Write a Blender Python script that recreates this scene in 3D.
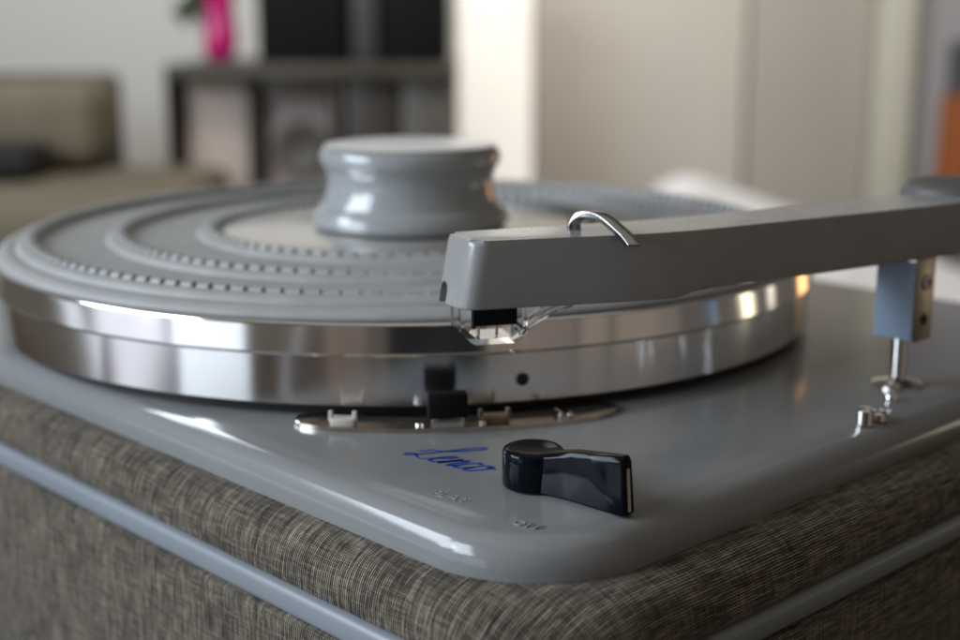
import bpy, bmesh, math, random
from mathutils import Vector, Matrix
random.seed(7)
for o in list(bpy.data.objects): bpy.data.objects.remove(o)
S = bpy.context.scene
COL = S.collection
R = math.radians
PI = math.pi

# ------------------------------------------------------------------ camera
CAM = Vector((0.41213, -0.35370, 0.08611)); YAW = R(136.388); PITCH = R(12.467)
cd = bpy.data.cameras.new('camera'); cam = bpy.data.objects.new('camera', cd); COL.objects.link(cam)
cam.location = CAM
cam.rotation_euler = (R(90) - PITCH, 0, YAW - R(90))
cd.sensor_width = 36; cd.lens = 52.17; cd.clip_start = 0.01; cd.clip_end = 60
cd.dof.use_dof = True; cd.dof.focus_distance = 0.342; cd.dof.aperture_fstop = 8.0; cd.dof.aperture_blades = 0
S.camera = cam

# ------------------------------------------------------------------ world and lamps
w = bpy.data.worlds.new('World'); S.world = w; w.use_nodes = True
bg = w.node_tree.nodes['Background']; bg.inputs[0].default_value = (0.105, 0.092, 0.078, 1); bg.inputs[1].default_value = 1.0
S.view_settings.view_transform = 'Standard'; S.view_settings.look = 'None'; S.view_settings.gamma = 1; S.view_settings.exposure = 0

def lamp(name, az, dist, z0, z1, width, rad, colr, centre=(0.08, -0.08)):
    """upright rectangular area lamp (a window pane or a lamp), radiance given, facing the turntable"""
    h = z1 - z0
    ld = bpy.data.lights.new(name, 'AREA'); ld.shape = 'RECTANGLE'; ld.size = width; ld.size_y = h
    ld.energy = rad * PI * width * h; ld.color = colr
    lo = bpy.data.objects.new(name, ld); COL.objects.link(lo)
    a = R(az); lo.location = (centre[0] + dist * math.cos(a), centre[1] + dist * math.sin(a), (z0 + z1) / 2)
    d = Vector((-math.cos(a), -math.sin(a), 0)); lo.rotation_euler = d.to_track_quat('-Z', 'Z').to_euler()
    return lo
DAY = (0.79, 0.885, 1.0)
# tall balcony windows on the left of the camera
lamp('window_pane_light', -137.5, 2.2, -0.66, 0.25, 0.16, 1.3, DAY)
lamp('window_pane_light', -117, 2.2, -0.66, 0.25, 0.82, 0.9, (0.84, 0.87, 1.0))
lamp('window_pane_light', -93, 2.2, -0.66, 0.25, 0.78, 1.4, DAY)
lamp('window_pane_light', -69, 2.3, -0.95, 0.6, 0.03, 0.7, DAY)
lamp('window_sky_light', -130, 2.2, 0.30, 1.75, 0.70, 12.5, DAY)
lamp('window_sky_light', -110, 2.2, 0.30, 1.75, 0.70, 12.5, DAY)
# fill lights added to brighten the wall behind and the turntable from above
def overhead(name, dist, z, sx, sy, rad, tilt, spread):
    cl = bpy.data.lights.new(name, 'AREA'); cl.shape = 'RECTANGLE'; cl.size = sx; cl.size_y = sy; cl.energy = rad * PI * sx * sy; cl.color = (1.0, 0.95, 0.88); cl.spread = R(spread)
    o = bpy.data.objects.new(name, cl); COL.objects.link(o); o.location = (CAM.x + dist * math.cos(YAW), CAM.y + dist * math.sin(YAW), z)
    d = Vector((math.cos(YAW) * math.sin(R(tilt)), math.sin(YAW) * math.sin(R(tilt)), -math.cos(R(tilt)))); o.rotation_euler = d.to_track_quat('-Z', 'Y').to_euler()
overhead('wall_fill_light', 1.7, 1.7, 3.2, 0.9, 3.5, 52, 140)
overhead('overhead_fill_light', 0.4, 1.9, 2.4, 2.4, 0.28, 0, 180)
# warm lamps at the right, out of the frame
lamp('warm_lamp_light', 60, 1.5, -0.30, 0.02, 0.10, 3.6, (1.0, 0.86, 0.60), (0.15, 0))
lamp('warm_lamp_light', 73, 1.5, -0.36, -0.02, 0.07, 1.8, (1.0, 0.9, 0.72), (0.15, 0))
lamp('warm_lamp_light', 98, 1.55, -0.34, 0.16, 0.24, 2.8, (1.0, 0.50, 0.16), (0.15, 0))

# ------------------------------------------------------------------ helpers
def link(name, bm, mat, parent=None, smooth=True, sharp=35, kind=None):
    me = bpy.data.meshes.new(name)
    bmesh.ops.recalc_face_normals(bm, faces=bm.faces)
    bm.to_mesh(me); bm.free()
    for p in me.polygons: p.use_smooth = smooth
    if smooth: me.set_sharp_from_angle(angle=R(sharp))
    ob = bpy.data.objects.new(name, me); COL.objects.link(ob)
    mats = mat if isinstance(mat, (list, tuple)) else [mat]
    for m in mats: me.materials.append(m)
    if parent: ob.parent = parent
    if kind: ob['kind'] = kind
    return ob
def thing(name, label, cat, loc=(0, 0, 0), group=None):
    o = bpy.data.objects.new(name, None); COL.objects.link(o); o.location = loc; o.empty_display_size = 0.02
    o['label'] = label; o['category'] = cat
    if group: o['group'] = group
    return o
def tag(o, label, cat, group=None):
    o['label'] = label; o['category'] = cat
    if group: o['group'] = group
    return o
def box(bm, x0, x1, y0, y1, z0, z1, bev=0, seg=2, M=None):
    vs = [bm.verts.new((x, y, z)) for x in (x0, x1) for y in (y0, y1) for z in (z0, z1)]
    fs = [bm.faces.new([vs[i] for i in f]) for f in ((0, 1, 3, 2), (4, 6, 7, 5), (0, 4, 5, 1), (2, 3, 7, 6), (0, 2, 6, 4), (1, 5, 7, 3))]
    if bev:
        es = list({e for f in fs for e in f.edges})
        r = bmesh.ops.bevel(bm, geom=es, offset=bev, segments=seg, profile=0.5, affect='EDGES', clamp_overlap=True)
        vs = list({v for f in r['faces'] for v in f.verts})
    if M is not None:
        allv = set(vs)
        for f in fs:
            if f.is_valid: allv |= set(f.verts)
        bmesh.ops.transform(bm, matrix=M, verts=[v for v in allv if v.is_valid])
def lathe(bm, prof, n=128, c=(0, 0), close=False, a0=0):
    rings = []
    for r, z in prof:
        if r < 1e-7: rings.append([bm.verts.new((c[0], c[1], z))])
        else: rings.append([bm.verts.new((c[0] + r * math.cos(a0 + 2 * PI * i / n), c[1] + r * math.sin(a0 + 2 * PI * i / n), z)) for i in range(n)])
    pairs = list(zip(rings, rings[1:])) + ([(rings[-1], rings[0])] if close else [])
    for a, b in pairs:
        for i in range(n):
            j = (i + 1) % n
            if len(a) == 1 and len(b) == 1: continue
            if len(a) == 1: bm.faces.new((a[0], b[i], b[j]))
            elif len(b) == 1: bm.faces.new((a[i], a[j], b[0]))
            else: bm.faces.new((a[i], a[j], b[j], b[i]))
def smooth_profile(pts, k=6):
    """Catmull-Rom through profile points"""
    out = []
    P = [pts[0]] + list(pts) + [pts[-1]]
    for i in range(1, len(P) - 2):
        p0, p1, p2, p3 = P[i - 1:i + 3]
        for t in range(k):
            t /= k
            out.append(tuple(0.5 * (2 * p1[c] + (p2[c] - p0[c]) * t + (2 * p0[c] - 5 * p1[c] + 4 * p2[c] - p3[c]) * t * t + (3 * p1[c] - p0[c] - 3 * p2[c] + p3[c]) * t ** 3) for c in range(len(p1))))
    out.append(tuple(pts[-1])); return out
def round_rect(x0, x1, y0, y1, r, k=16, side=10):
    """outline points with outward normals, anticlockwise, plus arclength"""
    pts = []
    for (cx, cy, a) in ((x1 - r, y0 + r, -90), (x1 - r, y1 - r, 0), (x0 + r, y1 - r, 90), (x0 + r, y0 + r, 180)):
        for i in range(k + 1):
            t = R(a + 90 * i / k); pts.append((cx + r * math.cos(t), cy + r * math.sin(t), math.cos(t), math.sin(t)))
    out = []
    for i, p in enumerate(pts):
        q = pts[(i + 1) % len(pts)]; out.append(p)
        d = math.hypot(q[0] - p[0], q[1] - p[1])
        if d > 0.05:
            for s in range(1, side): out.append(tuple(p[c] + (q[c] - p[c]) * s / side for c in range(4)))
    L = [0]
    for i in range(len(out)):
        a, b = out[i], out[(i + 1) % len(out)]; L.append(L[-1] + math.hypot(b[0] - a[0], b[1] - a[1]))
    return out, L
def perimeter_sweep(bm, outline, prof, cap_top=True, cap_bottom=False):
    """prof: (inset, z). builds skirt with UVs in metres"""
    pts, L = outline; uv = bm.loops.layers.uv.verify()
    V = [0]
    for a, b in zip(prof, prof[1:]): V.append(V[-1] + math.hypot(b[0] - a[0], b[1] - a[1]))
    rows = [[bm.verts.new((p[0] - p[2] * d, p[1] - p[3] * d, z)) for p in pts] for d, z in prof]
    def un(i, k):   # cloth laid over the edge: the sheet unrolled flat
        p = pts[i % len(pts)]; s_ = V[-1] - V[k] - prof[-1][0]; return (p[0] + p[2] * s_, p[1] + p[3] * s_)
    n = len(pts)
    for k in range(len(prof) - 1):
        for i in range(n):
            j = (i + 1) % n
            f = bm.faces.new((rows[k][i], rows[k][j], rows[k + 1][j], rows[k + 1][i]))
            for l, (u, v) in zip(f.loops, (un(i, k), un(i + 1, k), un(i + 1, k + 1), un(i, k + 1))): l[uv].uv = (u, v)
    if cap_top:
        f = bm.faces.new(rows[-1])
        for l in f.loops: l[uv].uv = (l.vert.co.x, l.vert.co.y)
    if cap_bottom: bm.faces.new(rows[0])
def tube(bm, pts, rad, n=12, caps=True, flat=None):
    """sweep of circle (or ellipse: flat=(a,b)) along pts; rad number or list"""
    rows = []; up0 = Vector((0, 0, 1))
    for i, p in enumerate(pts):
        p = Vector(p); a = Vector(pts[max(i - 1, 0)]); b = Vector(pts[min(i + 1, len(pts) - 1)])
        t = (b - a).normalized(); s = t.cross(up0)
        if s.length < 1e-4: s = Vector((1, 0, 0))
        s.normalize(); u = s.cross(t)
        r = rad[i] if isinstance(rad, (list, tuple)) else rad
        ra, rb = (r, r) if not flat else flat
        rows.append([bm.verts.new(p + s * ra * math.cos(2 * PI * k / n) + u * rb * math.sin(2 * PI * k / n)) for k in range(n)])
    for a, b in zip(rows, rows[1:]):
        for k in range(n): bm.faces.new((a[k], a[(k + 1) % n], b[(k + 1) % n], b[k]))
    if caps: bm.faces.new(rows[0][::-1]); bm.faces.new(rows[-1])
def prism(bm, poly, z0, z1, bev_top=0, bev_bot=0, seg=3):
    a = [bm.verts.new((x, y, z0)) for x, y in poly]; b = [bm.verts.new((x, y, z1)) for x, y in poly]
    n = len(poly)
    for i in range(n): bm.faces.new((a[i], a[(i + 1) % n], b[(i + 1) % n], b[i]))
    ft = bm.faces.new(b); fb = bm.faces.new(a[::-1])
    if bev_top: bmesh.ops.bevel(bm, geom=list(ft.edges), offset=bev_top, segments=seg, profile=0.5, affect='EDGES')
    if bev_bot and fb.is_valid: bmesh.ops.bevel(bm, geom=list(fb.edges), offset=bev_bot, segments=seg, profile=0.5, affect='EDGES')
def fillet(poly, rads, k=6):
    out = []; n = len(poly)
    for i in range(n):
        p = Vector(poly[i]); a = Vector(poly[i - 1]); b = Vector(poly[(i + 1) % n]); r = rads[i]
        if r <= 0: out.append(tuple(p)); continue
        u = (a - p).normalized(); v = (b - p).normalized(); ang = u.angle(v); d = r / math.tan(ang / 2)
        d = min(d, (a - p).length * .49, (b - p).length * .49)
        A = p + u * d; B = p + v * d
        for s in range(k + 1):
            t = s / k; out.append(tuple(A * (1 - t) ** 2 + p * 2 * t * (1 - t) + B * t * t))
    return out
def boolean(ob, cutter):
    m = ob.modifiers.new('cut', 'BOOLEAN'); m.operation = 'DIFFERENCE'; m.object = cutter; m.solver = 'EXACT'
    dg = bpy.context.evaluated_depsgraph_get(); me = bpy.data.meshes.new_from_object(ob.evaluated_get(dg))
    ob.modifiers.clear(); ob.data = me; bpy.data.objects.remove(cutter)

# ------------------------------------------------------------------ materials
def nodes(name):
    m = bpy.data.materials.new(name); m.use_nodes = True; nt = m.node_tree
    return m, nt, nt.nodes['Principled BSDF']
def N(nt, t, **kw):
    n = nt.nodes.new(t)
    for k, v in kw.items():
        if k.startswith('i_'):
            key = k[2:]; key = int(key) if key.isdigit() else key.replace('_', ' ')
            n.inputs[key].default_value = v
        else: setattr(n, k, v)
    return n
def simple(name, colr, rough=0.4, metal=0, coat=0, spec=0.5, var=0.06, vscale=40, bump=0, bscale=400, rvar=0.0, dust=0.0):
    m, nt, p = nodes(name); L = nt.links.new
    tc = N(nt, 'ShaderNodeTexCoord'); no = N(nt, 'ShaderNodeTexNoise', i_Scale=vscale, i_Detail=4.0); L(tc.outputs['Object'], no.inputs['Vector'])
    mr = N(nt, 'ShaderNodeMapRange'); mr.inputs['From Min'].default_value = .3; mr.inputs['From Max'].default_value = .7
    mr.inputs['To Min'].default_value = 1 - var; mr.inputs['To Max'].default_value = 1 + var; L(no.outputs[0], mr.inputs[0])
    mx = N(nt, 'ShaderNodeVectorMath', operation='SCALE'); mx.inputs[0].default_value = colr; L(mr.outputs[0], mx.inputs['Scale'])
    src = mx.outputs[0]
    if dust:
        d = N(nt, 'ShaderNodeTexNoise', i_Scale=1500.0, i_Detail=2.0); L(tc.outputs['Object'], d.inputs['Vector'])
        dr = N(nt, 'ShaderNodeMapRange'); dr.inputs['From Min'].default_value = .74; dr.inputs['From Max'].default_value = .80; L(d.outputs[0], dr.inputs[0])
        dm = N(nt, 'ShaderNodeMath', operation='MULTIPLY'); dm.inputs[1].default_value = dust; L(dr.outputs[0], dm.inputs[0])
        mm = N(nt, 'ShaderNodeMix', data_type='RGBA'); mm.inputs[7].default_value = (.6, .58, .55, 1); L(dm.outputs[0], mm.inputs[0]); L(src, mm.inputs[6]); src = mm.outputs[2]
    L(src, p.inputs['Base Color'])
    p.inputs['Roughness'].default_value = rough; p.inputs['Metallic'].default_value = metal
    p.inputs['Coat Weight'].default_value = coat; p.inputs['Coat Roughness'].default_value = 0.09; p.inputs['Specular IOR Level'].default_value = spec
    if rvar:
        r2 = N(nt, 'ShaderNodeTexNoise', i_Scale=vscale * 2.3, i_Detail=5.0); L(tc.outputs['Object'], r2.inputs['Vector'])
        r3 = N(nt, 'ShaderNodeMapRange'); r3.inputs['To Min'].default_value = max(rough - rvar, 0.02); r3.inputs['To Max'].default_value = rough + rvar
        L(r2.outputs[0], r3.inputs[0]); L(r3.outputs[0], p.inputs['Roughness'])
    if bump:
        b = N(nt, 'ShaderNodeTexNoise', i_Scale=bscale, i_Detail=3.0); L(tc.outputs['Object'], b.inputs['Vector'])
        bn = N(nt, 'ShaderNodeBump', i_Strength=1.0, i_Distance=bump); L(b.outputs[0], bn.inputs['Height']); L(bn.outputs[0], p.inputs['Normal'])
    return m
M_PAINT = simple('grey_enamel', (0.240, 0.247, 0.247), 0.14, coat=0.0, var=0.04, vscale=14, bump=0.00003, bscale=90, rvar=0.05, dust=0.4)
M_ARM = simple('arm_enamel', (0.30, 0.302, 0.295), 0.27, coat=0.25, var=0.05, vscale=60, bump=0.000015, bscale=160, rvar=0.06, dust=0.5)
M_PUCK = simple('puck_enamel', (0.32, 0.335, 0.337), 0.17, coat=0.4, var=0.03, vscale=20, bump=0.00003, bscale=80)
M_PUCKTOP = simple('enamel_top_sheen', (0.66, 0.655, 0.64), 0.3, coat=.3, var=0.04)  # paler tone stands in for the grazing reflection on the weight's top
M_MAT = simple('grey_rubber', (0.37, 0.372, 0.362), 0.55, var=0.08, vscale=90, bump=0.00006, bscale=900, rvar=0.08, dust=0.5)
M_BLACK = simple('black_plastic', (0.004, 0.005, 0.009), 0.11, coat=0.0, spec=0.15, var=0.2, vscale=80, bump=0.00004, bscale=130, rvar=0.06, dust=0.12)
M_PIVOT = simple('dark_housing', (0.10, 0.095, 0.09), 0.5, var=0.1)
M_TAB = simple('black_rubber_tab', (0.006, 0.006, 0.006), 0.6, spec=0.15, var=0.2)
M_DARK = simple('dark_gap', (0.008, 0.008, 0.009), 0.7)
M_CHROME = simple('chrome', (0.75, 0.74, 0.72), 0.08, metal=1, var=0.05, rvar=0.04)
M_STEEL = simple('dull_steel', (0.40, 0.39, 0.39), 0.2, metal=1, var=0.1, rvar=0.06)
M_NICKEL = simple('tarnished_nickel', (0.62, 0.56, 0.48), 0.20, metal=1, var=0.22, vscale=160, rvar=0.12, bump=0.00005, bscale=400)
M_BRASSY = simple('dull_nickel_bracket', (0.40, 0.36, 0.28), 0.38, metal=1, var=0.15, vscale=120, rvar=0.1)
M_BRACKETLIT = simple('window_lit_metal', (0.27, 0.35, 0.45), 0.4, var=0.04)  # blue window light on the bracket front put into its colour
M_CLIP = simple('pale_clip', (0.62, 0.58, 0.52), 0.4, var=0.12, vscale=300)
M_TANCLIP = simple('tan_clip', (0.22, 0.16, 0.10), 0.45, var=0.15, vscale=300)
M_PLATE = simple('brushed_disc', (0.70, 0.685, 0.665), 0.24, metal=0.85, var=0.03, rvar=0.04)
M_STRIP = simple('grey_plastic_strip', (0.22, 0.25, 0.27), 0.35, var=0.05)
M_BLUE = simple('blue_print', (0.006, 0.05, 0.30), 0.25, var=0.1, vscale=600)
M_PALE = simple('pale_print', (0.30, 0.31, 0.32), 0.4, var=0.35, vscale=900)
M_WORN = simple('cream_line', (0.55, 0.50, 0.36), 0.4, var=0.2, vscale=500)
# turned aluminium: fine circumferential lathe marks smear reflections up and down
def turned():
    m, nt, p = nodes('turned_aluminium'); L = nt.links.new
    p.inputs['Base Color'].default_value = (0.88, 0.875, 0.87, 1); p.inputs['Metallic'].default_value = 1
    tc = N(nt, 'ShaderNodeTexCoord'); mp = N(nt, 'ShaderNodeMapping'); mp.inputs['Scale'].default_value = (2, 2, 5200); L(tc.outputs['Object'], mp.inputs[0])
    no = N(nt, 'ShaderNodeTexNoise', i_Scale=1.0, i_Detail=2.0); L(mp.outputs[0], no.inputs['Vector'])
    bn = N(nt, 'ShaderNodeBump', i_Strength=0.5, i_Distance=0.000012); L(no.outputs[0], bn.inputs['Height']); L(bn.outputs[0], p.inputs['Normal'])
    mr = N(nt, 'ShaderNodeMapRange'); mr.inputs['To Min'].default_value = .12; mr.inputs['To Max'].default_value = .18
    L(no.outputs[0], mr.inputs[0]); L(mr.outputs[0], p.inputs['Roughness'])
    tg = N(nt, 'ShaderNodeTangent', direction_type='RADIAL', axis='Z'); L(tg.outputs[0], p.inputs['Tangent'])
    p.inputs['Anisotropic'].default_value = 0.85; p.inputs['Anisotropic Rotation'].default_value = 0.25
    return m
M_ALU = turned()
def cloth():
    m, nt, p = nodes('woven_cloth'); L = nt.links.new
    uv = N(nt, 'ShaderNodeUVMap')
    wob = N(nt, 'ShaderNodeTexNoise', i_Scale=22.0, i_Detail=1.5); L(uv.outputs[0], wob.inputs['Vector'])
    ws = N(nt, 'ShaderNodeVectorMath', operation='SCALE'); ws.inputs['Scale'].default_value = 0.00045
    sb = N(nt, 'ShaderNodeVectorMath', operation='SUBTRACT'); sb.inputs[1].default_value = (.5, .5, .5); L(wob.outputs['Color'], sb.inputs[0]); L(sb.outputs[0], ws.inputs[0])
    ad = N(nt, 'ShaderNodeVectorMath', operation='ADD'); L(uv.outputs[0], ad.inputs[0]); L(ws.outputs[0], ad.inputs[1])
    def threads(sc, det, name=None):
        mp = N(nt, 'ShaderNodeMapping'); mp.inputs['Scale'].default_value = sc; L(ad.outputs[0], mp.inputs[0])
        n = N(nt, 'ShaderNodeTexNoise', i_Scale=1.0, i_Detail=det, i_Roughness=0.6); L(mp.outputs[0], n.inputs['Vector']); return n.outputs[0]
    warp = threads((3300, 130, 1), 2.0)      # fine threads across the roll
    warp2 = threads((900, 60, 1), 2.0)       # slubs
    weft = threads((150, 3300, 1), 2.0)
    weft2 = threads((60, 900, 1), 2.0)
    cloudy = threads((60, 60, 1), 3.0)
    def ribs(direction, sc):
        wv = N(nt, 'ShaderNodeTexWave', wave_type='BANDS', bands_direction=direction, i_Scale=sc, i_Distortion=1.6, i_Detail=2.0)
        wv.inputs['Detail Scale'].default_value = 0.6; L(ad.outputs[0], wv.inputs['Vector']); return wv.outputs['Fac']
    rib = ribs('X', 430.0); rib2 = ribs('Y', 520.0)
    def mad(a, k, b):
        x = N(nt, 'ShaderNodeMath', operation='MULTIPLY_ADD'); L(a, x.inputs[0]); x.inputs[1].default_value = k
        if isinstance(b, (int, float)): x.inputs[2].default_value = b
        else: L(b, x.inputs[2])
        return x.outputs[0]
    s = mad(rib, .30, mad(rib2, .10, mad(warp, 1.05, mad(warp2, .75, mad(weft, .55, mad(weft2, .40, mad(cloudy, .25, -1.19)))))))
    cr = N(nt, 'ShaderNodeValToRGB'); e = cr.color_ramp.elements
    e[0].position = 0.28; e[0].color = (0.020, 0.015, 0.010, 1); e[1].position = 0.78; e[1].color = (0.38, 0.335, 0.26, 1)
    k = e.new(0.46); k.color = (0.078, 0.062, 0.045, 1); k2 = e.new(0.6); k2.color = (0.170, 0.142, 0.104, 1)
    L(s, cr.inputs[0]); L(cr.outputs[0], p.inputs['Base Color'])
    p.inputs['Roughness'].default_value = 0.8; p.inputs['Specular IOR Level'].default_value = 0.25
    p.inputs['Sheen Weight'].default_value = 0.12
    h = mad(rib, .8, mad(warp, .6, mad(weft, .4, 0.0)))
    bn = N(nt, 'ShaderNodeBump', i_Strength=1.0, i_Distance=0.0004); L(h, bn.inputs['Height']); L(bn.outputs[0], p.inputs['Normal'])
    return m
M_CLOTH = cloth()
def clear():
    m, nt, p = nodes('clear_plastic')
    p.inputs['Base Color'].default_value = (0.93, 0.94, 0.95, 1); p.inputs['Transmission Weight'].default_value = 1
    p.inputs['Roughness'].default_value = 0.04; p.inputs['IOR'].default_value = 1.49
    return m
M_CLEAR = clear()

# ================================================================== TURNTABLE
ZD = -0.029
tt = thing('turntable', 'grey enamel record player with thick polished aluminium platter, in a tweed covered plinth', 'turntable', (0, 0, -0.135))
def up(ob, parent=None):
    """parent keeping world position"""
    ob.parent = parent or tt
    ob.matrix_parent_inverse = Matrix.Identity(4)
    ob.location = ob.location - Vector((0, 0, -0.135)) if (parent is None) else ob.location
    return ob
# ---- plinth
X0, X1, Y0, Y1 = -0.165, 0.2197, -0.1524, 0.178
o_box = round_rect(X0 - .0125, X1 + .0125, Y0 - .0095, Y1 + .012, 0.040, 14, 14)
bm = bmesh.new()
perimeter_sweep(bm, o_box, [(0.0035, -0.0560), (0.0016, -0.0558)] + smooth_profile([(0.0002, -0.0548), (0.0, -0.0515), (0.0012, -0.0465), (0.0042, -0.0425), (0.0085, -0.0402), (0.0130, -0.0393), (0.02, -0.0392)], 5))
plinth = up(link('plinth_upper', bm, M_CLOTH, sharp=60))
bm = bmesh.new()
perimeter_sweep(bm, o_box, [(0.0, -0.135), (0.0, -0.0665), (0.0006, -0.0650), (0.0035, -0.0643)], cap_top=True)
lower = up(link('plinth_lower', bm, M_CLOTH, sharp=60))
bm = bmesh.new()
perimeter_sweep(bm, o_box, [(0.004, -0.0644), (0.0012, -0.0640), (-0.0002, -0.0628)] + [(-0.0006 + 0.0002 * abs(t), -0.0602 + t * .0018) for t in (-1, 0, 1)] + [(-0.0002, -0.0575), (0.0012, -0.0562), (0.004, -0.0559)], cap_top=False)
up(link('trim_strip', bm, M_STRIP, sharp=60), None)
# ---- deck plate
o_deck = round_rect(X0, X1, Y0, Y1, 0.034, 18, 10)
prof = [(0.0012, -0.0402), (0.0002, -0.0398), (0.0, -0.0385), (0.0, -0.0368)]
for i in range(1, 11):
    t = R(90 * i / 10); prof.append((0.0070 * (1 - math.cos(t)), -0.0368 + 0.0073 * math.sin(t)))
prof += [(0.0080, -0.02935), (0.0095, -0.02912), (0.0115, -0.02902), (0.014, ZD)]
bm = bmesh.new(); perimeter_sweep(bm, o_deck, prof, cap_top=True)
deck = up(link('deck_plate', bm, M_PAINT, sharp=50))
def dchild(ob): ob.parent = deck; return ob
# ---- script lettering, one word in blue
def ribbon(bm, pts, w0, z0, z1):
    pts = smooth_profile([(x, y) for x, y in pts], 8); n = len(pts); Lr = []
    for i, p in enumerate(pts):
        a = Vector(pts[max(i - 1, 0)]); b = Vector(pts[min(i + 1, n - 1)]); t = (b - a)
        t = t.normalized() if t.length > 0 else Vector((1, 0))
        wd = w0 * (0.55 + 0.75 * abs(t.y)) * min(1, 0.35 + i / 3, 0.35 + (n - 1 - i) / 3); s = Vector((-t.y, t.x)) * wd
        Lr.append((Vector(p) + s, Vector(p) - s))
    rows = [[bm.verts.new((q[0].x, q[0].y, z1)), bm.verts.new((q[1].x, q[1].y, z1)), bm.verts.new((q[1].x, q[1].y, z0)), bm.verts.new((q[0].x, q[0].y, z0))] for q in Lr]
    for a, b in zip(rows, rows[1:]):
        for k in range(4): bm.faces.new((a[k], a[(k + 1) % 4], b[(k + 1) % 4], b[k]))
# strokes in letter units (x along the word, y up)
strokes = [
 [(-0.6, 1.3), (-0.1, 2.1), (0.9, 2.35), (2.0, 3.2), (2.6, 4.4), (2.1, 4.9), (1.5, 4.1), (1.0, 2.2), (0.5, 0.6), (-0.1, 0.05), (-0.5, 0.4), (0.1, 0.75), (1.2, 0.3), (2.4, 0.1), (3.2, 0.9)],
 [(3.0, 0.8), (3.8, 1.2), (4.1, 1.8), (3.6, 1.95), (3.1, 1.2), (3.3, 0.3), (4.0, 0.1), (4.9, 0.9)],
 [(4.8, 0.8), (5.2, 1.8), (5.0, 0.9), (4.9, 0.1), (5.4, 1.3), (6.0, 1.85), (6.25, 1.4), (6.1, 0.5), (6.4, 0.1), (7.0, 0.7)],
 [(8.0, 1.6), (7.6, 1.95), (7.0, 1.3), (6.95, 0.5), (7.4, 0.1), (8.2, 0.5), (8.7, 0.9)],
 [(9.4, 1.85), (8.8, 1.75), (8.5, 1.0), (8.7, 0.2), (9.3, 0.1), (9.9, 0.8), (9.9, 1.6), (9.4, 1.85), (9.7, 1.4), (10.6, 1.6)]]
bm = bmesh.new(); u = 0.0252 / 11.2; ang = R(7.5); ox, oy = 0.1420, -0.1240
for st in strokes:
    ribbon(bm, [(ox + u * ((x + .75 * y) * math.cos(ang) - 1.65 * y * math.sin(ang)), oy + u * ((x + .75 * y) * math.sin(ang) + 1.65 * y * math.cos(ang))) for x, y in st], 0.00042, ZD - .0002, ZD + .00006)
dchild(link('script_lettering', bm, M_BLUE, smooth=False))
def text(body, x, y, size, rot, mat, name, shear=0.0):
    cu = bpy.data.curves.new(name, 'FONT'); cu.body = body; cu.size = size; cu.extrude = 0.0001; cu.shear = shear; cu.space_character = 1.12
    t = bpy.data.objects.new('tmp', cu); COL.objects.link(t)
    dg = bpy.context.evaluated_depsgraph_get(); me = bpy.data.meshes.new_from_object(t.evaluated_get(dg)); me.name = name
    bpy.data.objects.remove(t)
    ob = bpy.data.objects.new(name, me); COL.objects.link(ob); me.materials.clear(); me.materials.append(mat)
    ob.location = (x, y, ZD + .00002); ob.rotation_euler = (0, 0, rot); return dchild(ob)
text('PLAY', 0.1690, -0.1396, 0.0048, R(7), M_PALE, 'play_lettering')
text('OFF', 0.1975, -0.1395, 0.0040, R(14), M_PALE, 'off_lettering')
# ---- platter
bm = bmesh.new()
lathe(bm, [(0.150, -0.0010), (0.1530, -0.0006)] + [(0.1540 + 0.0012 * math.sin(R(a)), -0.0018 + 0.0012 * math.cos(R(a))) for a in range(0, 91, 15)] + [(0.15524, -0.0022), (0.15548, -0.0050), (0.15582, -0.0090), (0.15585, -0.0094), (0.1555, -0.0098), (0.1551, -0.0099)], 256)
platter = up(link('platter', bm, M_ALU, sharp=25))
bm = bmesh.new()
lathe(bm, [(0.1551, -0.0099), (0.1547, -0.0102), (0.1545, -0.0106), (0.1545, -0.0110), (0.1545, -0.0180), (0.1545, -0.0246), (0.1545, -0.0250), (0.1536, -0.0256), (0.1520, -0.0258), (0.10, -0.0258)], 256)
o = link('flywheel_band', bm, M_ALU, sharp=25); o.parent = platter
bm = bmesh.new(); lathe(bm, [(0.0, -0.002), (0.153, -0.002), (0.1535, -0.0012)], 96); o = link('platter_top', bm, M_ALU); o.parent = platter
bm = bmesh.new(); lathe(bm, [(0.150, -0.0257), (0.1505, ZD + .0006), (0.149, ZD + .0002), (0.05, ZD + .0002)], 128); o = link('gap_shade_skirt', bm, M_DARK); o.parent = platter  # dark skirt fills the gap over the deck, shade put in as colour
# balance hole drilled in the flywheel
ph = math.atan2(-0.0735, 0.1360); hc = Vector((0.1545 * math.cos(ph), 0.1545 * math.sin(ph), -0.0185))
Mh = Matrix.Translation(hc) @ Vector((math.cos(ph), math.sin(ph), 0)).to_track_quat('Z', 'Y').to_matrix().to_4x4()
bm = bmesh.new(); lathe(bm, [(.0024, -.0002), (.00235, 0.00022), (.0020, 0.00025), (.0018, 0.0001), (0, 0.0001)], 24); bmesh.ops.transform(bm, matrix=Mh, verts=bm.verts)
o = link('balance_hole', bm, M_CHROME); o.parent = platter
bm = bmesh.new(); lathe(bm, [(.0018, 0.00012), (0.0, 0.00012)], 20); bmesh.ops.transform(bm, matrix=Mh @ Matrix.Translation((0, 0, .0001)), verts=bm.verts)  # flat dark disc: shade inside the hole put in as colour
o = link('hole_shade_disc', bm, M_DARK); o.parent = platter
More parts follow.
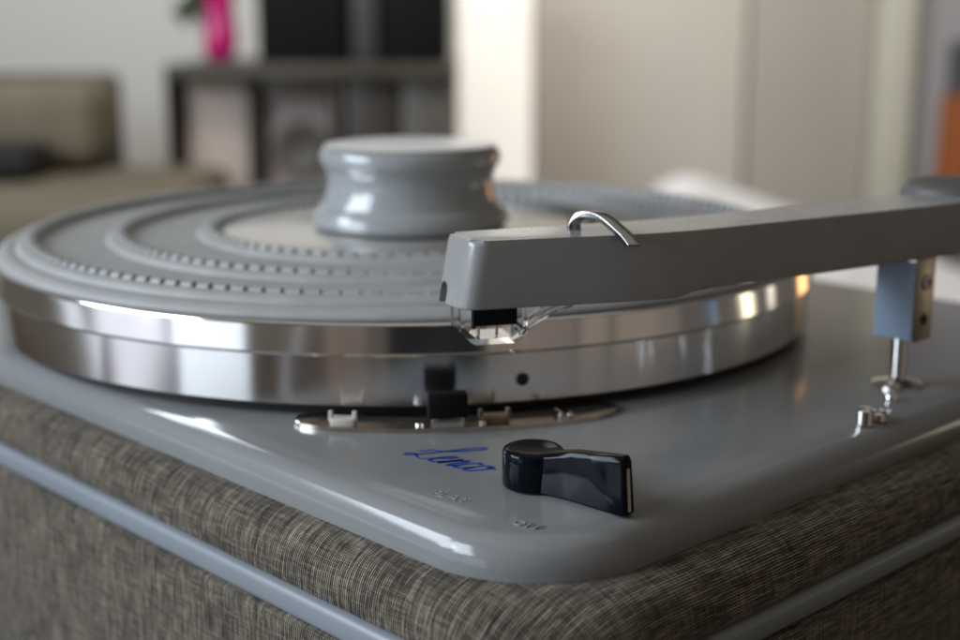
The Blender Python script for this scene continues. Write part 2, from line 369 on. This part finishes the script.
# ---- platter mat
mat = thing('platter_mat', 'grey rubber platter mat with three raised notched rings and pale centre disc', 'mat', (0, 0, 0.0))
bm = bmesh.new()
lathe(bm, smooth_profile([(0.1535, -0.0005), (0.1540, 0.0004), (0.1532, 0.0016), (0.1515, 0.0026), (0.1495, 0.0030), (0.1480, 0.0029)], 4) + [(0.1478, 0.0027), (0.076, 0.0034), (0.072, 0.0034), (0.0715, 0.0022), (0.0, 0.002)], 192)
link('rubber_sheet', bm, M_MAT, mat, sharp=40)
def grip_ring(rc, n):
    """raised ring, outer side smooth, inner side cut into teeth"""
    bm = bmesh.new(); z0 = 0.0025
    outer = [(rc + .0058, z0), (rc + .0055, z0 + .0010), (rc + .0044, z0 + .0021), (rc + .0030, z0 + .0026), (rc + .0016, z0 + .0027)]
    tooth = outer + [(rc + .0010, z0 + .0038), (rc - .0002, z0 + .0041), (rc - .0016, z0 + .0037), (rc - .0022, z0)]
    notch = outer + [(rc + .0012, z0 + .0026), (rc + .0008, z0 + .0012), (rc + .0006, z0 + .0004), (rc + .0004, z0)]
    cols = []
    for i in range(n):
        for f, p in ((0.0, tooth), (0.33, tooth), (0.64, tooth), (0.68, notch), (0.97, notch)):
            a = 2 * PI * (i + f) / n; cols.append([bm.verts.new((r * math.cos(a), r * math.sin(a), z)) for r, z in p])
    m = len(cols)
    for i in range(m):
        a, b = cols[i], cols[(i + 1) % m]
        for k in range(len(a) - 1): bm.faces.new((a[k], b[k], b[k + 1], a[k + 1]))
    link('grip_ring', bm, M_MAT, mat, sharp=30)
grip_ring(0.1415, 150); grip_ring(0.1095, 116); grip_ring(0.0762, 82)
bm = bmesh.new(); lathe(bm, [(0.0718, 0.0030), (0.0715, 0.0042), (0.0708, 0.0045), (0.0, 0.0046)], 128); link('centre_disc', bm, M_PLATE, mat, sharp=30)
# ---- record weight
wt = thing('record_weight', 'round grey enamel record weight with waisted side, at the middle of the platter', 'record weight', (0.0008, 0.0008, 0.0050))
prof = [(0.0, 0.0048), (0.0335, 0.0048), (0.0345, 0.0052)]
prof += smooth_profile([(0.0360, 0.0056), (0.0371, 0.0068), (0.0372, 0.0085), (0.0362, 0.0105), (0.0342, 0.0140), (0.0329, 0.0180), (0.0324, 0.0215), (0.0328, 0.0245), (0.0340, 0.0268), (0.0350, 0.0285), (0.0351, 0.0305), (0.0344, 0.0325), (0.0328, 0.0338), (0.0300, 0.0344)], 5)
prof += [(0.015, 0.0347), (0.0, 0.0348)]
bm = bmesh.new(); lathe(bm, [(r * (1.035 if z < .012 else 1.0), (z - 0.0050) * 1.07) for r, z in prof], 128); link('weight_body', bm, M_PUCK, wt, sharp=50)
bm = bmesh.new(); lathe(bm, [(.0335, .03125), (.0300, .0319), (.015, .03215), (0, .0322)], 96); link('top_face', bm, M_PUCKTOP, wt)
# ---- speed selector
def arc_pt(r, a): return (r * math.cos(R(a)), r * math.sin(R(a)))
inner = [arc_pt(0.1535, -51.5 + 33 * i / 24) for i in range(25)]
outer_s = smooth_profile([(-52.6, .1610), (-51.6, .1647), (-48.4, .1676), (-42, .1691), (-35, .1694), (-28, .1692), (-23.0, .1680), (-20.0, .1655), (-18.2, .1615)], 5)
poly = [arc_pt(r, a) for a, r in outer_s] + [arc_pt(.1570, -17.9)] + inner[::-1] + [arc_pt(.1560, -52.8)]
bm = bmesh.new(); prism(bm, poly, ZD - .0002, ZD + .0013, bev_top=0.0007, seg=3)
sel = up(link('selector_plate', bm, M_NICKEL, sharp=50))
def schild(ob): ob.parent = sel; return ob
def arc_band(bm, r0, r1, a0, a1, z0, z1, n=20):
    prism(bm, [arc_pt(r1, a0 + (a1 - a0) * i / n) for i in range(n + 1)] + [arc_pt(r0, a1 - (a1 - a0) * i / n) for i in range(n + 1)], z0, z1)
bm = bmesh.new(); arc_band(bm, .1585, .1612, -50.2, -24.8, ZD, ZD + .00142); schild(link('guide_slot', bm, M_DARK, smooth=False))
bm = bmesh.new(); arc_band(bm, .1585, .1612, -23.6, -20.0, ZD, ZD + .00142, 6); schild(link('guide_slot', bm, M_DARK, smooth=False))
def at_arc(r, a, z): return Matrix.Translation((*arc_pt(r, a), z)) @ Matrix.Rotation(R(a), 4, 'Z')
bm = bmesh.new(); box(bm, -.0022, .0026, -.0056, .0056, 0.0030, .0102, 0.0006, 2, at_arc(.1682, -37.1, ZD + .0014)); tab = schild(link('slider_tab', bm, M_TAB, sharp=40))
bm = bmesh.new(); box(bm, -.003, .0042, -.0046, .0046, 0.0004, .0034, 0.0004, 2, at_arc(.1655, -37.1, ZD + .001)); o = link('tab_foot', bm, M_NICKEL, sharp=40); o.parent = sel
for a, mt, wd in ((-47.3, M_CLIP, .0034), (-32.3, M_TANCLIP, .0040), (-25.6, M_CHROME, .0006)):
    bm = bmesh.new(); M = at_arc(.1645, a, ZD + .001)
    box(bm, -.0028, .0022, -wd, wd, 0.0002, .0022, 0.0004, 2, M)
    if wd > .001:
        for s in (-1, 1): box(bm, -.0006, .0008, s * wd - .0006, s * wd + .0006, 0.0012, .0042, 0.0002, 1, M)
    schild(link('speed_stop', bm, mt, sharp=40))
for r, a in ((.1645, -48.0), (.1668, -39.8), (.1668, -33.6), (.1650, -24.4)):
    bm = bmesh.new(); lathe(bm, [(.0012, -.0002), (.0011, .0006), (.0007, .0010), (0, .0011)], 16); bmesh.ops.transform(bm, matrix=at_arc(r, a, ZD + .0013), verts=bm.verts)
    schild(link('rivet', bm, M_CHROME, sharp=60))
# ---- control lever
kc = Vector((0.1829, -0.1171)); tip = Vector((0.2133, -0.1160)); d = (tip - kc).normalized(); s = Vector((-d.y, d.x)); TL = (tip - kc).length
bm = bmesh.new(); zt = ZD + .0102
lathe(bm, [(.0074, ZD + .0006), (.0077, ZD + .0010)] + [(.0077, ZD + .0080)] + [(.0064 + .0013 * math.cos(R(t)), zt - .0013 + .0013 * math.sin(R(t))) for t in (0, 22, 45, 67, 90)] + [(.0058, zt - .00005), (.0045, zt - .0003), (.002, zt - .0005), (0, zt - .0006)], 64, (kc.x, kc.y))
lev = up(link('control_knob', bm, M_BLACK, sharp=45))
bm = bmesh.new()
secs = []
for t, hw, zb, ztp in ((.0045, .0048, .0006, .0100), (.0085, .0037, .0006, .0110), (.014, .0029, .0006, .0124), (TL - .0008, .0023, .0004, .0144), (TL, .0019, .0008, .0141)):
    ring = []
    for (a, b) in ((-1, 0), (-1, .9), (-.72, 1), (.72, 1), (1, .9), (1, 0), (.8, -.03), (-.8, -.03)):
        dr = 1 - .16 * max(0, b)
        p = kc + d * (t - .0010 * max(0, b) * (1 if t > TL - .001 else 0)) + s * hw * a * dr; ring.append(bm.verts.new((p.x, p.y, ZD + zb + (ztp - zb) * b)))
    secs.append(ring)
for a, b in zip(secs, secs[1:]):
    for k in range(8): bm.faces.new((a[k], a[(k + 1) % 8], b[(k + 1) % 8], b[k]))
bm.faces.new(secs[0]); bm.faces.new(secs[-1][::-1])
bmesh.ops.recalc_face_normals(bm, faces=bm.faces)
bmesh.ops.bevel(bm, geom=[e for e in bm.edges if e.calc_face_angle(0) > R(28)], offset=.00055, segments=4, profile=.5, affect='EDGES', clamp_overlap=True)
o = link('lever_arm', bm, M_BLACK, sharp=40); o.parent = lev
bm = bmesh.new(); c = kc + d * (TL - .00035)
Mx = Matrix.Translation((c.x, c.y, ZD + .0062)) @ Matrix.Rotation(math.atan2(d.y, d.x), 4, 'Z') @ Matrix.Rotation(R(-4), 4, 'Y')
box(bm, -.0003, .00018, -.0005, .0005, -.0052, .0052, .0001, 1, Mx); o = link('pointer_line', bm, M_WORN); o.parent = lev
# ---- tonearm
near = [(.1543, -.1141), (.1660, -.0925), (.1755, -.0750), (.1818, -.0600), (.1868, -.0400), (.1955, .0000), (.2040, .0410), (.2225, .1350)]
far = [(.1993, .1385), (.1815, .0455), (.1735, .0030), (.1665, -.0300), (.1620, -.0500), (.1384, -.1100)]
near_s = [near[0]] + smooth_profile(near[1:], 4); far_s = smooth_profile(far[:-1], 4) + [far[-1]]
poly0 = near_s + far_s
rads = [0] * len(poly0); rads[0] = .0060; rads[-1] = .0035
poly = fillet(poly0, rads, 8)
arm_dir = Vector((.484, .875)); nn = Vector((.875, -.484)); A0 = Vector((.156, -.111))
bm = bmesh.new(); zb, ztop = .0105, .0288
prism(bm, poly, zb, ztop, bev_top=.0017, bev_bot=.0007, seg=4)
for v in bm.verts:
    q = Vector((v.co.x, v.co.y)); sd = (q - A0).dot(arm_dir)
    if v.co.z < .0125:   # lower edge steps up behind the head
        k = min(1, max(0, (sd - .056) / .010)); k = k * k * (3 - 2 * k); v.co.z += .0019 * k
    # front end leans back towards the top
    if sd < .012:
        v.co.x += arm_dir.x * (.0030 * (v.co.z - zb) / (ztop - zb)) * (1 - max(sd, 0) / .012); v.co.y += arm_dir.y * (.0030 * (v.co.z - zb) / (ztop - zb)) * (1 - max(sd, 0) / .012)
bmesh.ops.subdivide_edges(bm, edges=[], cuts=1)
arm = up(link('tonearm', bm, M_ARM, sharp=40))
# arch-shaped nick in the lower front edge
bm = bmesh.new(); c = A0 - nn * .0118 - arm_dir * .0065
pl = [(-.0021, -.004), (.0021, -.004)] + [(.0021 * math.cos(R(t)), .0034 + .0026 * math.sin(R(t))) for t in range(0, 181, 20)]
M = Matrix.Translation((c.x, c.y, zb)) @ Matrix.Rotation(math.atan2(nn.y, nn.x), 4, 'Z')
v0 = [bm.verts.new(M @ Vector((a, -.006, b))) for a, b in pl]; v1 = [bm.verts.new(M @ Vector((a, .007, b))) for a, b in pl]
for i in range(len(pl)): bm.faces.new((v0[i], v0[(i + 1) % len(pl)], v1[(i + 1) % len(pl)], v1[i]))
bm.faces.new(v0[::-1]); bm.faces.new(v1)
cut = link('cutter', bm, M_DARK, smooth=False); cut.location = (0, 0, 0)
cut.location = Vector((0, 0, 0)); bpy.context.view_layer.update(); boolean(arm, cut)
def achild(ob): ob.parent = arm; return ob
def AF(sv, tv, z):  # arm frame: sv along, tv inwards from near face
    q = A0 + arm_dir * sv - nn * tv; return (q.x, q.y, z)
AM = Matrix.Translation((A0.x, A0.y, 0)) @ Matrix(((arm_dir.x, -nn.x, 0, 0), (arm_dir.y, -nn.y, 0, 0), (0, 0, 1, 0), (0, 0, 0, 1)))
# finger lift: bent metal strip
def strip(bm, pts, width, th, wdir):
    wdir = Vector(wdir).normalized(); rows = []
    for i, p in enumerate(pts):
        p = Vector(p); t = (Vector(pts[min(i + 1, len(pts) - 1)]) - Vector(pts[max(i - 1, 0)])).normalized(); nrm = t.cross(wdir).normalized()
        if nrm.z < 0 and i > 3: pass
        ww = wdir * width / 2; h = nrm * th / 2
        rows.append([bm.verts.new(p + ww + h), bm.verts.new(p - ww + h), bm.verts.new(p - ww - h), bm.verts.new(p + ww - h)])
    for a, b in zip(rows, rows[1:]):
        for k in range(4): bm.faces.new((a[k], a[(k + 1) % 4], b[(k + 1) % 4], b[k]))
    bm.faces.new(rows[0]); bm.faces.new(rows[-1][::-1])
lp = smooth_profile([(.0305, .0120, .0284), (.0305, .0124, .0306), (.0318, .0112, .0326), (.0338, .0088, .0334), (.0360, .0048, .0330), (.0382, .0004, .0308), (.0398, -.0036, .0286), (.0406, -.0066, .0266)], 5)
bm = bmesh.new(); strip(bm, [AF(*p) for p in lp], .0036, .0017, (arm_dir.x, arm_dir.y, 0))
bmesh.ops.recalc_face_normals(bm, faces=bm.faces)
bmesh.ops.bevel(bm, geom=[e for e in bm.edges if e.calc_face_angle(0) > R(50)], offset=.0003, segments=2, profile=.5, affect='EDGES', clamp_overlap=True)
achild(link('finger_lift', bm, M_STEEL, sharp=50))
# cartridge body and clear stylus guard
bm = bmesh.new(); box(bm, .0002, .0125, .0045, .0125, .0052, .0112, .0003, 1, AM); achild(link('cartridge', bm, M_BLACK))
bm = bmesh.new()
gp = [(-.0034, .0112), (-.0034, .0042), (-.0008, .0014), (.0006, .0006), (.0112, .0006), (.0132, .0018), (.0152, .0036), (.0152, .0046), (.0128, .0040), (.0108, .0022), (.0010, .0022), (-.0006, .0036), (-.0006, .0112)]
def guard_wall(bm, t0, t1, prf):
    a = [bm.verts.new(AM @ Vector((x, t0, z))) for x, z in prf]; b = [bm.verts.new(AM @ Vector((x, t1, z))) for x, z in prf]; n = len(prf)
    for i in range(n): bm.faces.new((a[i], a[(i + 1) % n], b[(i + 1) % n], b[i]))
    bm.faces.new(a[::-1]); bm.faces.new(b)
guard_wall(bm, .0030, .0142, gp)
box(bm, .0134, .0148, .0030, .0142, .0048, .0112, .0002, 1, AM)
guard = achild(link('stylus_guard', bm, M_CLEAR, sharp=30))
bm = bmesh.new(); prf = [(.0134, .0018), (.0245, .0082), (.0285, .0088), (.0286, .0100), (.0240, .0096), (.0134, .0032)]
guard_wall(bm, .0060, .0085, prf); guard_wall(bm, .0105, .0125, prf)
box(bm, .0262, .0286, .0060, .0125, .0091, .0101, 0, 1, AM)
achild(link('guard_lever', bm, M_CLEAR, sharp=30))
for x, hh in ((.0016, .0052), (.0066, .0056), (.0108, .0110)):
    bm = bmesh.new(); box(bm, x, x + .0007, .0050, .0058, .0024, hh, .0001, 1, AM); achild(link('guard_post', bm, M_CLIP))
bm = bmesh.new(); tube(bm, [AF(.004, .0088, .0056), AF(.003, .0088, .0040), AF(.0025, .0088, .0026)], .0004, 8); achild(link('stylus', bm, M_CHROME))
# pivot housing at the rear of the arm
bm = bmesh.new(); lathe(bm, smooth_profile([(.0170, .0240), (.0168, .0290), (.0150, .0312), (.0110, .0324), (.006, .0329), (0.0, .0330)], 4), 64, (.1880, .0760)); achild(link('pivot_housing', bm, M_PIVOT, sharp=60))
# ---- arm rest post and bracket
PX, PY = .1952, .0352
bm = bmesh.new(); lathe(bm, [(.0078, ZD), (.0078, ZD + .0008), (.0068, ZD + .0012), (.0032, ZD + .0022), (.0026, ZD + .0028), (.0026, -.0135), (0, -.0135)], 40, (PX, PY))
post = up(link('arm_rest_post', bm, M_CHROME, sharp=35))
bm = bmesh.new(); box(bm, PX - .0062, PX + .0070, PY - .0060, PY - .0050, -.0128, .0118, .0004, 2); o = link('bracket_front', bm, M_BRACKETLIT, sharp=40); o.parent = post
bm = bmesh.new(); box(bm, PX + .0060, PX + .0071, PY - .0049, PY + .0062, -.0136, .0126, .0004, 2)
br = link('bracket_side', bm, M_BRASSY, sharp=40); br.parent = post
for k, (yy, zz) in enumerate(((.0012, .0050), (.0008, -.0068))):
    Ms = Matrix.Translation((PX + .0071, PY + yy, zz)) @ Matrix.Rotation(R(90), 4, 'Y')
    if k == 0:
        bm = bmesh.new(); lathe(bm, [(.0026, -.0003), (.0025, .0008), (.0012, .0009), (.0010, .0004)], 24); bmesh.ops.transform(bm, matrix=Ms, verts=bm.verts); o = link('eyelet', bm, M_CLIP, sharp=40); o.parent = post
    bm = bmesh.new(); lathe(bm, [(.0012 if k == 0 else .0018, .0003), (0, .0003)], 20); bmesh.ops.transform(bm, matrix=Ms, verts=bm.verts); o = link('screw_hole', bm, M_DARK, smooth=False); o.parent = post
bm = bmesh.new(); lathe(bm, [(.0026, ZD), (.0026, ZD + .0042), (.0021, ZD + .0047), (0, ZD + .0048)], 28, (.2110, -.0100))
st = up(link('chrome_stud', bm, M_CHROME, sharp=40))
bm = bmesh.new(); lathe(bm, [(.0030, ZD), (.0030, ZD + .0020), (.0022, ZD + .0026), (0, ZD + .0028)], 28, (.2108, -.0030)); o = link('chrome_stud', bm, M_CHROME, sharp=40); up(o)
bm = bmesh.new(); lathe(bm, [(.0018, ZD), (.0018, ZD + .0020), (.0010, ZD + .0028), (0, ZD + .003)], 24, (.2035, .0170)); up(link('mounting_screw', bm, M_CHROME, sharp=50))

# ================================================================== BACKGROUND
F = Vector((math.cos(YAW), math.sin(YAW), 0)); RT = Vector((math.sin(YAW), -math.cos(YAW), 0))
BG = bpy.data.objects.new  # background things live in a frame turned like the room behind
ROOM = Matrix(((RT.x, F.x, 0, CAM.x), (RT.y, F.y, 0, CAM.y), (0, 0, 1, CAM.z), (0, 0, 0, 1)))   # x right, y away, z up from camera height
def rbox(bm, u0, u1, d0, d1, z0, z1, bev=0, seg=2): box(bm, u0, u1, d0, d1, z0, z1, bev, seg, ROOM)
W_WALL = simple('white_wall', (0.60, 0.60, 0.58), 0.9, var=0.03, vscale=1.5)
W_UPPER = simple('dark_brown_wall', (0.10, 0.078, 0.06), 0.8, var=0.08, vscale=2)
W_BEIGE = simple('beige_door_paint', (0.66, 0.61, 0.54), 0.6, var=0.03, vscale=2)
W_BEIGE2 = simple('taupe_door_paint', (0.43, 0.395, 0.345), 0.6, var=0.03, vscale=2)
W_STRIPE = simple('pale_door_frame', (0.60, 0.57, 0.49), 0.6, var=0.03)
W_POST = simple('light_post_paint', (0.58, 0.56, 0.46), 0.7, var=0.03)
W_MAUVE = simple('grey_mauve_wall', (0.36, 0.35, 0.36), 0.8, var=0.05)
W_CAB = simple('dark_olive_wood', (0.060, 0.053, 0.040), 0.5, var=0.15, vscale=8)
W_CABD = simple('dark_brown_panel', (0.030, 0.023, 0.017), 0.5, var=0.15, vscale=8)
W_CABG = simple('grey_panel', (0.085, 0.078, 0.066), 0.5, var=0.1)
W_INS = simple('pinkish_beige_inside', (0.62, 0.52, 0.45), 0.8, var=0.1, vscale=8)
W_INS2 = simple('grey_brown_inside', (0.32, 0.265, 0.25), 0.8, var=0.1, vscale=8)
W_SOFA = simple('olive_beige_fabric', (0.175, 0.152, 0.108), 0.95, var=0.1, vscale=12)
W_SOFAD = simple('dark_cushion', (0.02, 0.02, 0.02), 0.9)
W_BLK = simple('black_set', (0.006, 0.006, 0.006), 0.7, spec=.15)
W_GREYB = simple('dark_grey_set', (0.05, 0.05, 0.052), 0.5)
W_PINK = simple('magenta_glass', (0.50, 0.004, 0.15), 0.2, coat=.5)
W_LEAF = simple('leaf', (0.03, 0.07, 0.02), 0.5, var=0.3)
W_FLOOR = simple('brown_floor', (0.16, 0.11, 0.075), 0.5, var=0.2, vscale=3)
W_CLOTHW = simple('white_cloth', (0.86, 0.86, 0.88), 0.8, var=0.03)
W_ORANGE = simple('orange_shade', (0.27, 0.07, 0.008), 0.7, var=0.1)
def emis(name, c, s):
    m = bpy.data.materials.new(name); m.use_nodes = True; nt = m.node_tree; p = nt.nodes['Principled BSDF']
    p.inputs['Base Color'].default_value = (*c, 1); p.inputs['Emission Color'].default_value = (*c, 1); p.inputs['Emission Strength'].default_value = s; return m
W_LIGHT = emis('daylit_blind', (0.95, 0.91, 0.84), 0.58)
def px(x, y, dep):
    """room coordinates (u, z) of a picture point at horizontal distance dep"""
    xx = (x - 480) / 1391.27; yy = (320 - y) / 1391.27
    f = math.cos(PITCH) + yy * math.sin(PITCH); z = -math.sin(PITCH) + yy * math.cos(PITCH)
    return xx * dep / f, z * dep / f
FLO = -0.95
bm = bmesh.new(); rbox(bm, -3.2, px(457, 100, 3.4)[0], 3.4, 3.5, FLO, 1.7); link('wall', bm, W_WALL, kind='structure', smooth=False)
bm = bmesh.new(); rbox(bm, px(905, 100, 3.4)[0], 3.2, 3.4, 3.5, FLO, .60); link('wall', bm, W_MAUVE, kind='structure', smooth=False)
bm = bmesh.new(); rbox(bm, -3.4, 3.4, -3.2, 3.6, FLO - .05, FLO); link('floor', bm, W_FLOOR, kind='structure', smooth=False)
bm = bmesh.new(); rbox(bm, px(455, 100, 3.4)[0] - .01, 3.3, 3.55, 3.6, FLO, 1.7); link('wall', bm, W_UPPER, kind='structure', smooth=False)
# daylit blind window
win = thing('window_blind', 'bright cream white daylit blind between the dark cabinet and the beige door', 'window blind')
a, b = px(457, 100, 3.4)[0], px(534, 100, 3.4)[0]
bm = bmesh.new()
rbox(bm, a + .004, b - .004, 3.40, 3.42, -.85, .68, .004, 2)
link('blind_fabric', bm, W_LIGHT, win)
# sliding doors
def panel(name, label, cat, x0, x1, mat, mat2=None, frame=None):
    t = thing(name, label, cat); a, b = px(x0, 100, 3.4)[0], px(x1, 100, 3.4)[0]
    bm = bmesh.new(); rbox(bm, a, b, 3.40, 3.44, FLO, .60, .004, 2); link('door_leaf', bm, mat, t)
    return t
dl = panel('sliding_door', 'wide beige wardrobe door with a pale strip along its right edge', 'door', 535, 716, W_BEIGE)
a, b = px(716, 100, 3.4)[0], px(744, 100, 3.4)[0]; bm = bmesh.new(); rbox(bm, a, b, 3.385, 3.44, FLO, .60, .006, 2); link('edge_strip', bm, W_STRIPE, dl)
panel('sliding_door', 'narrower taupe wardrobe door left of the pale post', 'door', 747, 868, W_BEIGE2)
a, b = px(869, 100, 3.4)[0], px(905, 100, 3.4)[0]; bm = bmesh.new(); rbox(bm, a, b, 3.34, 3.44, FLO, .62, .008, 2); tag(link('door_post', bm, W_POST), 'pale greenish white upright post right of the taupe door', 'post')
# orange lamp shade at the right border
u0, z1 = px(956, 95, 3.0); _, z0 = px(950, 205, 3.0)
lm = thing('table_lamp', 'orange lamp shade with dark top at the right border', 'lamp')
bm = bmesh.new(); c = ROOM @ Vector((u0 + .02, 3.0, 0)); lathe(bm, [(.055, z0 + CAM.z), (.048, z1 + CAM.z), (.044, z1 + CAM.z), (.050, z0 + CAM.z)], 32, (c.x, c.y), close=True); link('lamp_shade', bm, W_ORANGE, lm)
bm = bmesh.new(); lathe(bm, [(.04, z1 + CAM.z), (.04, z1 + CAM.z + .11), (0, z1 + CAM.z + .12)], 24, (c.x, c.y)); link('lamp_cap', bm, W_GREYB, lm)
bm = bmesh.new(); lathe(bm, [(.012, z0 + CAM.z + .02), (.012, FLO + .5), (.07, FLO + .49), (.07, FLO + CAM.z + .001)], 24, (c.x, c.y)); link('lamp_stem', bm, W_GREYB, lm)
# media cabinet
D = 2.75
cab = thing('media_cabinet', 'dark olive low media cabinet with open compartments against the white wall', 'cabinet')
def seg(x0, x1, y0, y1, d0, d1, mat, name, bev=.004):
    a, zt_ = px(x0, y0, D); b, zb_ = px(x1, y1, D); bm = bmesh.new(); rbox(bm, a, b, D + d0, D + d1, zb_, zt_, bev, 2); return link(name, bm, mat, cab)
seg(165, 456, 64, 78, -.02, .42, W_CAB, 'top_board')
seg(165, 177, 78, 330, 0, .42, W_CAB, 'side_panel'); seg(250, 262, 78, 330, 0, .42, W_CAB, 'divider'); seg(333, 345, 78, 330, 0, .42, W_CAB, 'divider')
seg(177, 250, 78, 330, .07, .42, W_INS, 'back_panel'); seg(262, 333, 92, 330, .05, .42, W_INS2, 'back_panel'); seg(262, 333, 78, 92, 0, .4, W_CAB, 'rail')
seg(345, 400, 79, 330, .01, .42, W_CABD, 'door'); seg(401, 455, 79, 330, .01, .42, W_CABG, 'door')
a, z = px(298, 150, D); c = ROOM @ Vector((a, D + .045, z))
bm = bmesh.new(); Mq = Matrix.Translation(c) @ (-F).to_track_quat('Z', 'Y').to_matrix().to_4x4()
lathe(bm, [(.055, 0), (.055, .008), (.045, .010), (.035, .004), (0, .0)], 32); bmesh.ops.transform(bm, matrix=Mq, verts=bm.verts); link('speaker_cone', bm, W_CABG, cab)
def setbox(x0, x1, y0, y1, mat, name, label, cat, d0=.08, d1=.34):
    a, zt_ = px(x0, y0, D + d0); b, _ = px(x1, y1, D + d0); zb_ = px(300, 64, D - .02)[1]; bm = bmesh.new(); rbox(bm, a, b, D + d0, D + d1, zb_, zt_, .006, 2); return tag(link(name, bm, mat), label, cat)
setbox(254, 346, -60, 60, W_BLK, 'television', 'large black set on the left half of the cabinet top', 'television')
setbox(350, 378, -60, 64, W_GREYB, 'speaker', 'narrow dark grey upright box between two black ones', 'speaker')
setbox(381, 448, -60, 60, W_BLK, 'amplifier', 'black box on the right end of the cabinet top', 'audio equipment')
# magenta vase with leaves
u0, _ = px(219, 60, D + .1); zb_ = px(300, 64, D - .02)[1]; c = ROOM @ Vector((u0, D + .12, 0))
vs = thing('flower_vase', 'bright magenta glass vase standing on the left end of the cabinet', 'vase')
bm = bmesh.new(); z = zb_ + CAM.z; lathe(bm, smooth_profile([(.0, z + .001), (.020, z + .002), (.031, z + .018), (.034, z + .045), (.030, z + .08), (.029, z + .12), (.036, z + .17), (.033, z + .17), (.026, z + .12), (0, z + .10)], 4), 32, (c.x, c.y)); link('vase_body', bm, W_PINK, vs)
for k in range(9):
    bm = bmesh.new(); th = random.uniform(0, 6.28); el = random.uniform(.02, .12); q = ROOM @ Vector((px(182 + 7 * (k - 4) * .6, 20, D + .1)[0] + .01, D + .1 + .02 * (k % 3), px(180, 14 + (k % 4) * 4, D + .1)[1]))
    pts = [(c.x, c.y, z + .16), ((q.x + c.x) / 2, (q.y + c.y) / 2, q.z + .05), tuple(q)]
    strip(bm, smooth_profile(pts, 5), .018, .001, (math.cos(th), math.sin(th), .3)); link('leaf', bm, W_LEAF, vs, smooth=False)
# sofa
D2 = 2.2
sf = thing('sofa', 'olive beige fabric sofa standing left of the cabinet', 'sofa')
def sseg(x0, x1, y0, y1, d0, d1, mat, name, bev=.03):
    a, zt_ = px(x0, y0, D2 + d0); b, zb_ = px(x1, y1, D2 + d0); bm = bmesh.new(); rbox(bm, a, b, D2 + d0, D2 + d1, zb_, zt_, bev, 4); return link(name, bm, mat, sf)
sseg(-160, 104, 76, 200, .55, .75, W_CABG, 'back_frame', .02)
sseg(-160, 96, 84, 170, .35, .56, W_SOFA, 'back_cushion', .04)
sseg(-160, 168, 208, 330, -.1, .52, W_SOFA, 'seat_cushion', .03)
a, z = px(8, 165, D2 + .2); bm = bmesh.new(); rbox(bm, a - .12, a + .035, D2 + .2, D2 + .34, z - .02, z + .03, .012, 3); tag(link('dark_cushion', bm, W_SOFAD), 'small black cushion on the sofa at the left border', 'cushion')
# white cloth behind the turntable, on the sideboard
bm = bmesh.new()
def W(x, y, dep): u_, z_ = px(x, y, dep); return ROOM @ Vector((u_, dep, z_))
n = 28; rows = []
for i in range(n + 1):
    t = i / n; x = 655 + t * 400; yt = 172 + .36 * max(0, x - 690) + (14 * (1 - t / .12) ** 2 if t < .12 else 0)
    top = W(x, yt, 2.45)
    wv = .02 * math.sin(i * .9) + .012 * math.sin(i * 2.3); col = [W(x, yt + 190, 1.75 + wv), W(x, yt + 90, 1.95 + wv), W(x, yt + 30, 2.2 - wv), W(x, yt + 8, 2.36), top]
    back = top + F * .15 - Vector((0, 0, .05)); back2 = back + F * .05 - Vector((0, 0, .3)); col += [back, back2]
    rows.append([bm.verts.new(p) for p in col])
for a_, b_ in zip(rows, rows[1:]):
    for k in range(len(a_) - 1): bm.faces.new((a_[k], a_[k + 1], b_[k + 1], b_[k]))
bm.faces.new(rows[0]); bm.faces.new(rows[-1][::-1])
tag(link('white_cloth', bm, W_CLOTHW, sharp=60), 'white cloth heaped behind the platter at the right', 'cloth')
# sideboard top under the turntable
bm = bmesh.new(); box(bm, -.30, .42, -.30, .26, -.155, -.1352, .003, 2); link('sideboard_top', bm, W_CABD, kind='structure')
# unseen panels added behind the camera to tone the platter's reflections
W_BROWN = simple('added_panel_brown', (0.44, 0.35, 0.285), 0.9, var=0.12, vscale=3)
W_DARKPANEL = simple('added_panel_black', (0.012, 0.012, 0.014), 0.9)
def arc_panel(a0, a1, dist, z0, z1, mat, name):
    n = 6; bm = bmesh.new(); rows = []
    for i in range(n + 1):
        a = R(a0 + (a1 - a0) * i / n); c, q = math.cos(a), math.sin(a)
        rows.append([bm.verts.new((.1 + r * c, -.08 + r * q, z)) for r, z in ((dist, z0), (dist, z1), (dist + .08, z1), (dist + .08, z0))])
    for a, b in zip(rows, rows[1:]):
        for k in range(4): bm.faces.new((a[k], a[(k + 1) % 4], b[(k + 1) % 4], b[k]))
    bm.faces.new(rows[0]); bm.faces.new(rows[-1][::-1]); return link(name, bm, mat, kind='structure')
W_TAN = simple('added_panel_tan', (0.55, 0.43, 0.33), 0.8, var=0.1, vscale=3)
W_MID = simple('added_panel_grey_brown', (0.24, 0.20, 0.17), 0.9, var=0.1, vscale=3)  # tan and grey-brown tones of the added reflection panels
for a0, a1, m_ in ((-68, -62, W_MID), (-62, -59.5, W_TAN), (-59.5, -52, W_BROWN), (-52, -47, W_MID), (-21.5, -12, W_BROWN), (-12, -10.5, W_TAN), (-10.5, 2, W_BROWN), (2, 4, W_MID), (4, 12, W_TAN), (12, 14, W_MID), (14, 27, W_TAN), (27, 34, W_BROWN), (34, 42, W_MID)):
    arc_panel(a0, a1, 2.6, FLO, 1.6, m_, 'wall')  # unseen arcs added for streaks in the platter's reflection
arc_panel(-46.5, -22, 2.6, FLO, 1.0, W_DARKPANEL, 'added_dark_panel')  # added dark panel stands in for the figure reflected behind the camera
